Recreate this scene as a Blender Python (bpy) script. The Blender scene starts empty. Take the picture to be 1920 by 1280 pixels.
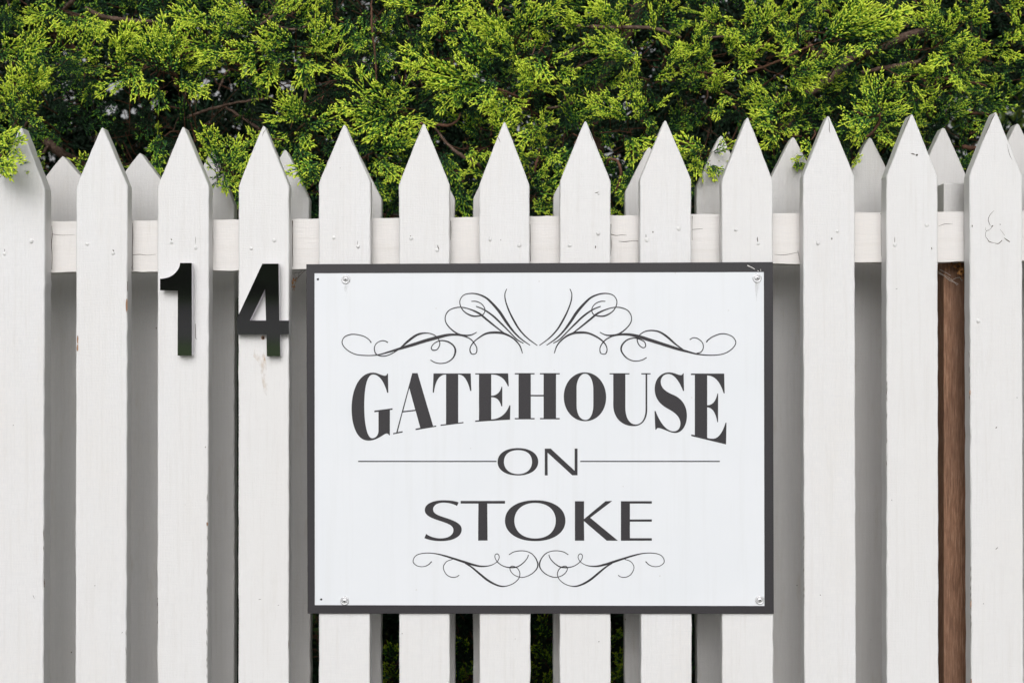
import bpy, math, random
import numpy as np
from mathutils import Vector, Matrix
from mathutils.geometry import tessellate_polygon
R = math.radians
random.seed(7)
rng = np.random.default_rng(11)
scene = bpy.context.scene
COL = scene.collection

# ------------------------------------------------------------------ camera
CD, CZ, F = 1.52, 0.967, 2203.0          # distance to picket faces, height, focal length in photo pixels
cam = bpy.data.cameras.new('camera'); camo = bpy.data.objects.new('camera', cam); COL.objects.link(camo)
camo.location = (0, -CD, CZ); camo.rotation_euler = (R(90), 0, 0)
cam.sensor_width = 36; cam.lens = F / 1920 * 36
cam.clip_start = 0.05; cam.clip_end = 1500
cam.dof.use_dof = True; cam.dof.focus_distance = CD + 0.01; cam.dof.aperture_fstop = 8.0
scene.camera = camo

# ------------------------------------------------------------------ light
w = bpy.data.worlds.new('World'); scene.world = w; w.use_nodes = True
nt = w.node_tree; nt.nodes.clear()
sky = nt.nodes.new('ShaderNodeTexSky'); sky.sky_type = 'NISHITA'; sky.sun_disc = False
SUN_EL, SUN_AZ = 32, 3
sky.sun_elevation = R(SUN_EL); sky.sun_rotation = R(180 + SUN_AZ)
sky.air_density = 1.0; sky.dust_density = 6.0; sky.ozone_density = 1.0
hs = nt.nodes.new('ShaderNodeHueSaturation'); hs.inputs['Saturation'].default_value = 0.06
bg = nt.nodes.new('ShaderNodeBackground'); bg.inputs['Strength'].default_value = 0.15
wo = nt.nodes.new('ShaderNodeOutputWorld')
nt.links.new(sky.outputs[0], hs.inputs['Color']); nt.links.new(hs.outputs[0], bg.inputs['Color']); nt.links.new(bg.outputs[0], wo.inputs['Surface'])
sl = bpy.data.lights.new('sun', 'SUN'); sl.energy = 1.35; sl.angle = R(60); sl.color = (0.975, 0.955, 1.0)
so = bpy.data.objects.new('sun', sl); COL.objects.link(so)
so.rotation_euler = (R(90 - SUN_EL), 0, R(-SUN_AZ))
vs = scene.view_settings
vs.view_transform = 'Standard'; vs.look = 'None'; vs.gamma = 1; vs.exposure = -0.33

# ------------------------------------------------------------------ helpers
def at(px, py, Y):
    s = (CD + Y) / F
    return (( px - 960) * s, Y, CZ + (640 - py) * s)

def tag(o, label=None, cat=None, group=None, kind=None):
    if label: o['label'] = label
    if cat: o['category'] = cat
    if group: o['group'] = group
    if kind: o['kind'] = kind
    return o

def empty(name, loc, label, cat, group=None):
    o = bpy.data.objects.new(name, None); COL.objects.link(o)
    o.location = loc; o.empty_display_size = 0.05
    return tag(o, label, cat, group)

def wloc(o):
    v = Vector((0, 0, 0))
    while o is not None:
        v += o.location; o = o.parent
    return v

def obj(name, verts, faces, mat, parent=None, smooth=False):
    """links one mesh; verts are world coordinates"""
    off = wloc(parent) if parent else Vector((0, 0, 0))
    me = bpy.data.meshes.new(name)
    me.from_pydata([(v[0]-off.x, v[1]-off.y, v[2]-off.z) for v in verts], [], faces)
    for m in (mat if isinstance(mat, (list, tuple)) else [mat]): me.materials.append(m)
    if smooth: me.polygons.foreach_set('use_smooth', [True]*len(me.polygons))
    o = bpy.data.objects.new(name, me); COL.objects.link(o)
    if parent: o.parent = parent
    return o

class MB:
    def __init__(s): s.v = []; s.f = []
    def add(s, v, f):
        n = len(s.v); s.v += [tuple(p) for p in v]; s.f += [tuple(i+n for i in q) for q in f]
    def box(s, x0, x1, y0, y1, z0, z1):
        s.add([(x0,y0,z0),(x1,y0,z0),(x1,y1,z0),(x0,y1,z0),(x0,y0,z1),(x1,y0,z1),(x1,y1,z1),(x0,y1,z1)],
              [(0,3,2,1),(4,5,6,7),(0,1,5,4),(1,2,6,5),(2,3,7,6),(3,0,4,7)])
    def tube(s, pts, rad, n=6, cap=True):
        P = [Vector(p) for p in pts]; k = len(P)
        rr = rad if hasattr(rad, '__len__') else [rad]*k
        vs_, prev = [], None
        for i in range(k):
            t = (P[min(i+1,k-1)] - P[max(i-1,0)]).normalized()
            if prev is None:
                a = t.cross(Vector((0,0,1)))
                if a.length < 0.1: a = t.cross(Vector((1,0,0)))
            else: a = prev - t*prev.dot(t)
            a.normalize(); prev = a; b = t.cross(a)
            for j in range(n):
                g = 2*math.pi*j/n
                vs_.append(P[i] + (a*math.cos(g) + b*math.sin(g))*rr[i])
        fs = [(i*n+j, i*n+(j+1)%n, (i+1)*n+(j+1)%n, (i+1)*n+j) for i in range(k-1) for j in range(n)]
        if cap: fs += [tuple(range(n-1,-1,-1)), tuple((k-1)*n+j for j in range(n))]
        s.add(vs_, fs)
    def build(s, name, mat, parent=None, smooth=False): return obj(name, s.v, s.f, mat, parent, smooth)

def catmull(pts, step=6):
    """smooth an n-tuple polyline"""
    P = [np.array(p, float) for p in pts]
    P = [2*P[0]-P[1]] + P + [2*P[-1]-P[-2]]
    out = []
    for i in range(1, len(P)-2):
        for j in range(step):
            t = j/step
            out.append(0.5*((2*P[i]) + (-P[i-1]+P[i+1])*t + (2*P[i-1]-5*P[i]+4*P[i+1]-P[i+2])*t*t + (-P[i-1]+3*P[i]-3*P[i+1]+P[i+2])*t**3))
    out.append(P[-2])
    return out

def svg(d, n=14):
    """flatten a path of M L C Z commands into closed contours"""
    tok = d.replace(',', ' ').split(); cs = []; cur = []; i = 0; cmd = None
    import re
    tok = re.findall(r'[MLCZ]|-?[\d.]+', d)
    while i < len(tok):
        if tok[i] in 'MLCZ': cmd = tok[i]; i += 1
        if cmd == 'Z':
            if cur: cs.append(cur); cur = []
            continue
        if cmd == 'C':
            p0 = cur[-1]; c = [float(t) for t in tok[i:i+6]]; i += 6
            for k in range(1, n+1):
                t = k/n; u = 1-t
                cur.append((u**3*p0[0]+3*u*u*t*c[0]+3*u*t*t*c[2]+t**3*c[4], u**3*p0[1]+3*u*u*t*c[1]+3*u*t*t*c[3]+t**3*c[5]))
        else:
            p = (float(tok[i]), float(tok[i+1])); i += 2
            if cmd == 'M': cur = [p]; cmd = 'L'
            else: cur.append(p)
    out = []
    for c in cs:
        d_ = [c[0]]
        for p in c[1:]:
            if abs(p[0]-d_[-1][0])+abs(p[1]-d_[-1][1]) > 1e-4: d_.append(p)
        if abs(d_[0][0]-d_[-1][0])+abs(d_[0][1]-d_[-1][1]) < 1e-4: d_.pop()
        out.append(d_)
    return out

def fill(mb, contours, Y):
    """flat filled outline (photo pixels) on the plane Y"""
    loops = [[Vector(at(x, y, Y)) for x, y in c] for c in contours]
    tr = tessellate_polygon([[Vector((p.x, p.z, 0)) for p in l] for l in loops])
    allv = [p for l in loops for p in l]
    fs = []
    for a, b, c in tr:
        n = (allv[b]-allv[a]).cross(allv[c]-allv[a])
        fs.append((a, b, c) if n.y < 0 else (a, c, b))
    mb.add(allv, fs)

def area(c): return 0.5*sum(c[i][0]*c[(i+1)%len(c)][1]-c[(i+1)%len(c)][0]*c[i][1] for i in range(len(c)))

def slab(mb, contours, Y0, Y1):
    """outline given in photo pixels at plane Y0, extruded straight back to Y1"""
    loops = [[Vector(at(x, y, Y0)) for x, y in c] for c in contours]
    tr = tessellate_polygon([[Vector((p.x, p.z, 0)) for p in l] for l in loops])
    allv = [p for l in loops for p in l]; n = len(allv)
    back = [Vector((p.x, Y1, p.z)) for p in allv]
    fs = []
    for a, b, c in tr:
        nn = (allv[b]-allv[a]).cross(allv[c]-allv[a])
        f = (a, b, c) if nn.y < 0 else (a, c, b)
        fs.append(f); fs.append((f[0]+n, f[2]+n, f[1]+n))
    k = 0
    for ci, l in enumerate(loops):
        m = len(l); ccw = area(contours[ci]) > 0
        for i in range(m):
            a, b = k+i, k+(i+1) % m
            fs.append((a, b, b+n, a+n) if (ccw == (ci == 0)) else (a, a+n, b+n, b))
        k += m
    mb.add(allv+back, fs)

# ------------------------------------------------------------------ materials
def mat(name, color=(.5,.5,.5), rough=.6, spec=.5, metal=0.0):
    m = bpy.data.materials.new(name); m.use_nodes = True
    b = m.node_tree.nodes['Principled BSDF']
    b.inputs['Base Color'].default_value = (*color, 1); b.inputs['Roughness'].default_value = rough
    b.inputs['Specular IOR Level'].default_value = spec; b.inputs['Metallic'].default_value = metal
    return m, m.node_tree, b
def N(t, ty, **kw):
    n = t.nodes.new(ty)
    for k, v in kw.items(): setattr(n, k, v)
    return n
def ramp(t, fac, stops, interp='LINEAR'):
    r = N(t, 'ShaderNodeValToRGB'); r.color_ramp.interpolation = interp
    e = r.color_ramp.elements
    while len(e) > 1: e.remove(e[0])
    e[0].position = stops[0][0]; e[0].color = (*stops[0][1], 1)
    for p, c in stops[1:]:
        q = e.new(p); q.color = (*c, 1)
    t.links.new(fac, r.inputs['Fac']); return r.outputs['Color']
def coords(t, scale, off=None):
    tc = N(t, 'ShaderNodeTexCoord'); mp = N(t, 'ShaderNodeMapping')
    mp.inputs['Scale'].default_value = scale
    t.links.new(tc.outputs['Object'], mp.inputs['Vector'])
    if off is not None:
        oi = N(t, 'ShaderNodeObjectInfo'); ml = N(t, 'ShaderNodeVectorMath', operation='SCALE')
        cb = N(t, 'ShaderNodeCombineXYZ')
        t.links.new(oi.outputs['Random'], cb.inputs[0]); t.links.new(oi.outputs['Random'], cb.inputs[2])
        ml.inputs['Scale'].default_value = off
        t.links.new(cb.outputs[0], ml.inputs[0]); t.links.new(ml.outputs[0], mp.inputs['Location'])
    return mp.outputs[0]
def noise(t, vec, scale, detail=4, rough=.55):
    n = N(t, 'ShaderNodeTexNoise'); n.inputs['Scale'].default_value = scale
    n.inputs['Detail'].default_value = detail; n.inputs['Roughness'].default_value = rough
    t.links.new(vec, n.inputs['Vector']); return n.outputs['Fac']
def mixc(t, fac, a, b, mode='MIX'):
    m = N(t, 'ShaderNodeMix', data_type='RGBA', blend_type=mode)
    for s, v in ((0, fac), (6, a), (7, b)):
        if isinstance(v, (int, float)): m.inputs[s].default_value = v
        elif isinstance(v, tuple): m.inputs[s].default_value = (*v, 1)
        else: t.links.new(v, m.inputs[s])
    return m.outputs[2]
def math_(t, op, a, b=None, clamp=False):
    m = N(t, 'ShaderNodeMath', operation=op); m.use_clamp = clamp
    for i, v in enumerate((a, b)):
        if v is None: continue
        if isinstance(v, (int, float)): m.inputs[i].default_value = v
        else: t.links.new(v, m.inputs[i])
    return m.outputs[0]

def paint(name, base, vertical=True, wear=0.5, bump=0.35):
    m, t, b = mat(name, base, .42, .4)
    lng = (1, 1, .06) if vertical else (.06, 1, 1)
    streak = noise(t, coords(t, lng, 37), 1500, 3)
    cross = noise(t, coords(t, (.06, 1, 1) if vertical else (1, 1, .06), 21), 700, 2)
    big = noise(t, coords(t, (1, 1, .35), 11), 14, 4)
    fine = noise(t, coords(t, (1, 1, 1), 5), 420, 4)
    c = mixc(t, ramp(t, big, [(.35, (0,0,0)), (.72, (1,1,1))]), base, tuple(v*k for v, k in zip(base, (.985, .955, .91))))
    c = mixc(t, ramp(t, streak, [(.38, (0,0,0)), (.7, (1,1,1))]), c, tuple(v*.90 for v in base))
    c = mixc(t, ramp(t, cross, [(.42, (0,0,0)), (.72, (.6,.6,.6))]), c, tuple(v*.90 for v in base))
    oi = N(t, 'ShaderNodeObjectInfo')
    c = mixc(t, math_(t, 'MULTIPLY', oi.outputs['Random'], .8), c, tuple(v*k for v, k in zip(base, (.955, .95, .935))))
    wide = noise(t, coords(t, (1, 1, .035) if vertical else (.035, 1, 1), 51), 210, 5, .65)
    c = mixc(t, math_(t, 'MULTIPLY', ramp(t, wide, [(.5, (0,0,0)), (.75, (1,1,1))]), .8), c, tuple(v*k for v, k in zip(base, (.88, .865, .84))))
    # tiny dirt specks
    vo = N(t, 'ShaderNodeTexVoronoi'); vo.inputs['Scale'].default_value = 38
    t.links.new(coords(t, (1, 1, .8), 17), vo.inputs['Vector'])
    sep = N(t, 'ShaderNodeSeparateColor'); t.links.new(vo.outputs['Color'], sep.inputs[0])
    near = math_(t, 'LESS_THAN', vo.outputs['Distance'], math_(t, 'MULTIPLY', sep.outputs[1], .045))
    pick = math_(t, 'GREATER_THAN', sep.outputs[0], 1 - .22*wear)
    c = mixc(t, math_(t, 'MULTIPLY', math_(t, 'MULTIPLY', near, pick), .8), c, (.09, .075, .06))
    # faint grime that follows the grain
    gr = noise(t, coords(t, (1, 1, .18), 29), 60, 6, .7)
    c = mixc(t, math_(t, 'MULTIPLY', ramp(t, gr, [(.58, (0,0,0)), (.76, (1,1,1))]), .30*wear), c, (.42, .38, .31))
    t.links.new(c, b.inputs['Base Color'])
    h = math_(t, 'ADD', math_(t, 'MULTIPLY', wide, .9), math_(t, 'ADD', math_(t, 'ADD', math_(t, 'MULTIPLY', streak, .6), math_(t, 'MULTIPLY', cross, .45)), math_(t, 'MULTIPLY', fine, .35)))
    bp = N(t, 'ShaderNodeBump'); bp.inputs['Strength'].default_value = bump; bp.inputs['Distance'].default_value = .0006
    t.links.new(h, bp.inputs['Height']); t.links.new(bp.outputs[0], b.inputs['Normal'])
    return m

M = {}
M['paint'] = paint('white_paint', (.69, .686, .69), bump=.85)
M['paint_rail'] = paint('white_rail_paint', (.69, .668, .652), vertical=False, wear=.8, bump=.5)
M['paint_back'] = paint('worn_shaded_white_paint', (.585, .575, .57), wear=1.6, bump=.85)  # worn white paint, base darkened to put the rear row's shade into the colour
M['crack'] = mat('crack', (.10, .085, .07), .9, .1)[0]
M['stain'], t, b = mat('rust_stain', (.72, .60, .47), .5)
M['bare'], t, b = mat('bare_wood', (.30, .17, .10), .85, .2)
t.links.new(ramp(t, noise(t, coords(t, (1,1,.1)), 500, 4), [(.3, (.14,.075,.045)), (.7, (.42,.25,.15))]), b.inputs['Base Color'])
M['post'], t, b = mat('red_brown_timber', (.2,.1,.06), .85, .15)
g1 = noise(t, coords(t, (1, 1, .05)), 700, 6, .75); g2 = noise(t, coords(t, (1, 1, .12)), 26, 4)
c = ramp(t, g1, [(.32, (.105,.058,.040)), (.52, (.31,.165,.10)), (.72, (.56,.37,.26))])
c = mixc(t, ramp(t, g2, [(.35,(0,0,0)),(.7,(.7,.7,.7))]), c, (.15,.088,.062))
t.links.new(c, b.inputs['Base Color'])
bp = N(t, 'ShaderNodeBump'); bp.inputs['Strength'].default_value = .5; bp.inputs['Distance'].default_value = .001
t.links.new(g1, bp.inputs['Height']); t.links.new(bp.outputs[0], b.inputs['Normal'])

M['panel'], t, b = mat('sign_white', (.80,.825,.85), .32, .4)
n1 = noise(t, coords(t, (1,1,1)), 9, 3)
c = mixc(t, ramp(t, n1, [(.35,(0,0,0)),(.7,(1,1,1))]), (.69,.705,.73), (.67,.69,.715))
vo = N(t, 'ShaderNodeTexVoronoi'); vo.inputs['Scale'].default_value = 45
t.links.new(coords(t, (1,1,1)), vo.inputs['Vector'])
sep = N(t, 'ShaderNodeSeparateColor'); t.links.new(vo.outputs['Color'], sep.inputs[0])
sp = math_(t, 'MULTIPLY', math_(t, 'LESS_THAN', vo.outputs['Distance'], math_(t, 'MULTIPLY', sep.outputs[1], .05)), math_(t, 'GREATER_THAN', sep.outputs[0], .8))
c = mixc(t, math_(t, 'MULTIPLY', sp, .45), c, (.45,.42,.38))
run = noise(t, coords(t, (1,1,.04)), 70, 5, .7)
c = mixc(t, math_(t, 'MULTIPLY', ramp(t, run, [(.5,(0,0,0)),(.8,(1,1,1))]), .5), c, (.62,.63,.635))
t.links.new(c, b.inputs['Base Color'])
M['print'], t, b = mat('charcoal_print', (.05,.047,.05), .42, .25)
t.links.new(ramp(t, noise(t, coords(t, (1,1,1)), 1500, 2), [(.3,(.026,.024,.027)),(.7,(.046,.043,.046))]), b.inputs['Base Color'])
M['gloss'], t, b = mat('black_gloss', (.006,.006,.006), .05, .5)
b.inputs['IOR'].default_value = 2.6
M['acrylic'], t, b = mat('pale_acrylic', (.80,.77,.82), .25)
M['steel'], t, b = mat('galvanised_steel', (.62,.62,.63), .42, .5, .55)
t.links.new(ramp(t, noise(t, coords(t, (1,1,1)), 900, 3), [(.3,(.50,.50,.51)),(.7,(.80,.80,.81))]), b.inputs['Base Color'])
M['dark'] = mat('dark_recess', (.02,.02,.02), .8, .1)[0]
M['web'] = mat('old_cobweb', (.45,.42,.38), .9, .1)[0]
M['webdark'] = mat('dusty_cobweb', (.10,.085,.07), .9, .1)[0]
M['dryleaf'], t, b = mat('dry_leaf', (.3,.15,.05), .8, .2)
t.links.new(ramp(t, noise(t, coords(t, (1,1,1)), 200, 3), [(.35,(.13,.055,.02)),(.6,(.42,.20,.07))]), b.inputs['Base Color'])

M['leaf'], t, b = mat('conifer_foliage', (.05,.1,.03), .5, .3)
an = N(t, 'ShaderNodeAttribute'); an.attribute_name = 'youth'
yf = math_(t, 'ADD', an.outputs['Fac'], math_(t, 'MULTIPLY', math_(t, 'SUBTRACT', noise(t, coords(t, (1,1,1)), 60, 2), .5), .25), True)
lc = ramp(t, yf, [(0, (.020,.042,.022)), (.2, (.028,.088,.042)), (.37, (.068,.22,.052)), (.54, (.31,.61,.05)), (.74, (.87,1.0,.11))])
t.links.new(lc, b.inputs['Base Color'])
tr = N(t, 'ShaderNodeBsdfTranslucent'); t.links.new(lc, tr.inputs['Color'])
mx = N(t, 'ShaderNodeMixShader'); mx.inputs[0].default_value = .30
t.links.new(b.outputs[0], mx.inputs[1]); t.links.new(tr.outputs[0], mx.inputs[2]); t.links.new(mx.outputs[0], t.nodes['Material Output'].inputs['Surface'])
M['bark'], t, b = mat('bark', (.12,.08,.06), .9, .1)
bn = noise(t, coords(t, (1,1,1)), 150, 5, .7)
t.links.new(ramp(t, bn, [(.3,(.055,.036,.028)),(.55,(.13,.085,.065)),(.75,(.26,.19,.15))]), b.inputs['Base Color'])
bp = N(t, 'ShaderNodeBump'); bp.inputs['Strength'].default_value = .8; bp.inputs['Distance'].default_value = .002
t.links.new(bn, bp.inputs['Height']); t.links.new(bp.outputs[0], b.inputs['Normal'])
M['redtwig'], t, b = mat('red_twig', (.26,.10,.055), .8, .2)
t.links.new(ramp(t, noise(t, coords(t, (1,1,1)), 90, 3), [(.3,(.06,.03,.02)),(.7,(.17,.085,.055))]), b.inputs['Base Color'])
M['grass'], t, b = mat('grass', (.06,.11,.025), .9, .1)
t.links.new(ramp(t, noise(t, coords(t, (1,1,1)), 3, 6), [(.3,(.045,.11,.018)),(.7,(.10,.20,.03))]), b.inputs['Base Color'])
M['road'], t, b = mat('asphalt', (.12,.12,.125), .9, .1)
M['far'], t, b = mat('far_foliage', (.04,.07,.03), .9, .1)
t.links.new(ramp(t, noise(t, coords(t, (1,1,1)), 2.5, 6), [(.3,(.03,.06,.02)),(.7,(.10,.19,.06))]), b.inputs['Base Color'])
M['broad'], t, b = mat('yellow_green_leaves', (.22,.36,.05), .5, .3)
t.links.new(ramp(t, noise(t, coords(t, (1,1,1)), 5, 3), [(.3,(.12,.22,.03)),(.7,(.34,.50,.06))]), b.inputs['Base Color'])

# ------------------------------------------------------------------ ground and the far side of the street
g = MB(); g.add([(-700,-700,0),(700,-700,0),(700,700,0),(-700,700,0)], [(0,1,2,3)])
tag(g.build('ground', M['grass']), kind='structure')
g = MB(); g.box(-300,300,-30,-14.5,-.2,.012)
tag(g.build('road', M['road']), kind='structure')
g = MB(); g.box(-300,300,-4.2,-.25,-.1,.02)  # unseen paving, added to bounce neutral light onto the fence and into the gaps
M['concrete'], t, b = mat('concrete', (.36,.35,.335), .9, .1)
t.links.new(ramp(t, noise(t, coords(t, (1,1,1)), 12, 6), [(.3,(.30,.29,.275)),(.7,(.42,.41,.39))]), b.inputs['Base Color'])
tag(g.build('bounce_pavement', M['concrete']), kind='structure')
# far wood across the street (one mass)
mb = MB()
for i in range(2600):
    x = rng.uniform(-60, 60); y = rng.uniform(-46, -36); z = abs(rng.normal(0, 1))*2.6 + .2
    if z > 9: continue
    s = rng.uniform(.5, 1.3)
    pts = rng.normal(0, 1, (6, 3)); pts /= np.linalg.norm(pts, axis=1)[:, None]
    c0 = np.array((x, y, z))
    for k in range(5):
        q = c0 + rng.normal(0, s*.6, 3); a = rng.normal(0, s*.5, 3); b_ = rng.normal(0, s*.5, 3)
        mb.add([q-a, q+b_, q+a, q-b_], [(0,1,2,3)])
tag(mb.build('far_wood', M['far']), kind='stuff')

# ------------------------------------------------------------------ pickets
def picket_outline(L, Rr, bl, br, tx, ty, shl, shr, bottom=2020, blunt=3, wob=.35):
    """clockwise outline in pixels, from bottom-left up to the tip and down; slightly irregular edges"""
    def edge(y, a, b_):   # x of an edge at y, a at shoulder, b at y=1280
        return a + (b_-a)*(y-345)/(1280-345)
    pts = []
    ys = list(np.linspace(bottom, 1300, 6)) + list(np.linspace(1280, shl+6, 44))
    for y in ys: pts.append((edge(y, L, bl) + random.gauss(0, wob), y))
    pts.append((L+.3, shl))
    for k in range(1, 8):
        u = k/8; pts.append((L+(tx-blunt-L)*u + random.gauss(0, wob*.6), shl+(ty+blunt*.9-shl)*u))
    pts.append((tx-blunt*.6, ty+blunt*.5)); pts.append((tx, ty)); pts.append((tx+blunt*.7, ty+blunt*.45))
    for k in range(1, 8):
        u = k/8; pts.append((tx+blunt+(Rr-tx-blunt)*u + random.gauss(0, wob*.6), ty+blunt*.9+(shr-ty-blunt*.9)*u))
    pts.append((Rr-.3, shr))
    ys = list(np.linspace(shr+6, 1280, 44)) + list(np.linspace(1300, bottom, 6))
    for y in ys: pts.append((edge(y, Rr, br) + random.gauss(0, wob), y))
    return pts

def board(name, pts, Y0, thick, m, parent, ch=.0011):
    """a board: outline at the front plane, softened arris, straight sides"""
    P = [Vector(at(x, y, Y0)) for x, y in pts]; n = len(P)
    cx = sum(p.x for p in P)/n; cz = sum(p.z for p in P)/n
    inner = []
    for i in range(n):
        a, b_ = P[i-1], P[(i+1) % n]
        d = (b_-a); nrm = Vector((d.z, 0, -d.x)).normalized()
        inner.append(P[i] + nrm*ch)
    if (inner[60].x-cx)**2 > (P[60].x-cx)**2 and (inner[10].x-cx)**2 > (P[10].x-cx)**2:
        inner = [2*P[i]-inner[i] for i in range(n)]
    front = [Vector((p.x, Y0, p.z)) for p in inner]
    mid = [Vector((p.x, Y0+ch, p.z)) for p in P]
    back = [Vector((p.x, Y0+thick, p.z)) for p in P]
    tr = tessellate_polygon([[Vector((p.x, p.z, 0)) for p in front]])
    fs = []
    for a, b_, c_ in tr:
        nn = (front[b_]-front[a]).cross(front[c_]-front[a])
        f = (a, b_, c_) if nn.y < 0 else (a, c_, b_)
        fs.append(f); fs.append((f[0]+2*n, f[2]+2*n, f[1]+2*n))
    for i in range(n):
        j = (i+1) % n
        fs.append((i, j, j+n, i+n)); fs.append((i+n, j+n, j+2*n, i+2*n))
    o = obj(name, front+mid+back, fs, m, parent)
    me = o.data; me.validate()
    import bmesh
    bm = bmesh.new(); bm.from_mesh(me); bmesh.ops.recalc_face_normals(bm, faces=bm.faces); bm.to_mesh(me); bm.free()
    return o

def dome(mb, c, r, h, n=12, rings=3, sy=1.0):
    c = Vector(c); vs_ = []; fs = []
    for k in range(rings):
        a = k/rings*math.pi/2
        for j in range(n):
            g_ = 2*math.pi*j/n
            vs_.append(c + Vector((r*math.cos(a)*math.cos(g_), -h*math.sin(a), r*math.cos(a)*math.sin(g_)*sy)))
    vs_.append(c + Vector((0, -h, 0)))
    for k in range(rings-1):
        for j in range(n): fs.append((k*n+j, k*n+(j+1)%n, (k+1)*n+(j+1)%n, (k+1)*n+j))
    for j in range(n): fs.append(((rings-1)*n+j, (rings-1)*n+(j+1)%n, rings*n))
    mb.add(vs_, fs)

def strip(mb, pts, Y, wid):
    """thin flat line (photo pixels x,y,(w)) on plane Y"""
    P = catmull([(p[0], p[1], (p[2] if len(p) > 2 else wid)) for p in pts], 5)
    L_, R_ = [], []
    for i in range(len(P)):
        a, b_ = P[max(i-1,0)], P[min(i+1,len(P)-1)]
        d = b_[:2]-a[:2]; l = math.hypot(*d) or 1; nx, ny = -d[1]/l, d[0]/l
        h = max(P[i][2], .12)/2
        L_.append(at(P[i][0]+nx*h, P[i][1]+ny*h, Y)); R_.append(at(P[i][0]-nx*h, P[i][1]-ny*h, Y))
    n = len(P)
    mb.add(L_+R_, [(i, i+1, n+i+1, n+i) for i in range(n-1)])

fence = empty('picket_fence', (0, 0, 0), 'white painted picket fence in front carrying the sign and house numbers', 'fence')
# left, right at the shoulder, left, right at the frame bottom, tip x, tip y, shoulders, thickness
FP = [(-163,-67,-165,-69,-113,241,352,352,.020),
      (-12,84,-15,81,38.6,239,354,354,.0215), (143,239,141,236.5,191.5,239,349,348,.0175), (295.5,391.7,295,389,343.2,238,349,349,.020),
      (447.3,541.8,447,541.3,494,236,349,349,.018), (598,694.7,598,693.2,645.5,234,342,341,.018), (748.2,842.8,748.7,843,794.5,232,345,345,.019),
      (898.8,992.6,899.2,994.5,945.7,229,346,346,.018), (1050,1144.8,1049.5,1145,1097.5,227.5,339,339,.018), (1200,1295.7,1202,1297,1247.3,226,336,336,.018),
      (1353.3,1449,1354,1450.2,1401.6,220.7,339,339,.0165), (1505.8,1602.3,1508.3,1605.5,1553,217.5,331,331,.018), (1662,1758,1663,1760,1710,214.5,331,331,.0215),
      (1818,1916.7,1821.5,1919.5,1867,210.5,329,329,.0185), (1976,2074,1980,2077,2024,208,327,327,.019)]
pickets = []
for (L,Rr,bl,br,tx,ty,sl_,sr_,th) in FP:
    o = board('picket', picket_outline(L,Rr,bl,br,tx,ty,sl_,sr_, wob=.3), 0, th, M['paint'], fence)
    pickets.append(o)
def owner(px):
    for i, p in enumerate(FP):
        if p[0]-3 <= px <= p[1]+3: return pickets[i]
    return pickets[0]
nails = [(58.8,452.5),(8.4,475.7),(163.6,458),(212.3,474.7),(321.5,454),(366.8,464.6),(471,466),(514,450.5),(625.8,445.5),(671.4,462),
         (771,447),(819.5,469.4),(919,448.8),(973.6,460),(1068,460),(1121.7,437.5),(1212.4,449.5),(1272.5,428.2),(1379.8,431),(1421.8,456.6),
         (1569.6,433.8),(1533.6,455.2),(1678,458.6),(1737.5,422),(1834,601.7)]
for k, (x, y) in enumerate(nails):
    mb = MB(); dome(mb, at(x, y, -.00005), random.uniform(.0022,.0029), .0012 if k % 3 else .0018, sy=random.uniform(.85,1.25))
    mb.build('nail_head', M['paint'], owner(x), smooth=True)
# cracks and holes in the paint around the nails
rr = lambda s: random.gauss(0, s)
for (x, y, l, wd) in [(212,472,9,2.2),(321,452,10,2.2),(367,451,14,.7),(821,465,12,1.6),(770,444,5,2),(918,447,5,2.4),(939,450,3,1),(671,457,12,.8),
                      (1211,443,8,1),(1421,450,12,1.8),(1678,452,16,.9),(1533.6,455,5,2.4),(1747,466,5,1.6),(8.5,470,6,1),(1823,424,5,1.8),(1875,421,2,1.6),
                      (1719,291,3,3.5),(367,623,0,1)]:
    if l == 0: continue
    mb = MB(); strip(mb, [(x-wd*.3,y-l/2,.3),(x+rr(.4),y-l/5,wd),(x+rr(.6),y+l/5,wd*.7),(x+rr(.3),y+l/2,.2)], -.0002, wd); mb.build('paint_crack', M['crack'], owner(x))
mb = MB(); strip(mb, [(366.3,607,.8),(366.6,620,1),(366.8,633,1),(369,635.5,.6)], -.0002, 1); mb.build('paint_crack', M['crack'], owner(366))
for pts in ([(1864,395,.4),(1857,402,.8),(1853,411,1.0),(1855,419,1.0),(1857,423,.5)],
            [(1858,425,1.2),(1862,423,1),(1856,430,.5),(1849,434,.7),(1848,443,.7),(1852,449,1.0),(1855,453,1.5),(1864,455.5,.6),(1872,456.5,1.4),(1879,450.5,1.2)],
            [(1883,446,.9),(1888,450,1.8),(1893.5,453.5,1.5)], [(1848,426,.3),(1848.5,432,.5),(1855,432,.3)], [(1875,430,.3),(1880,436,.5),(1884,442,.3)]):
    mb = MB(); strip(mb, pts, -.0002, 1); mb.build('paint_crack', M['crack'], owner(1860))
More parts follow.
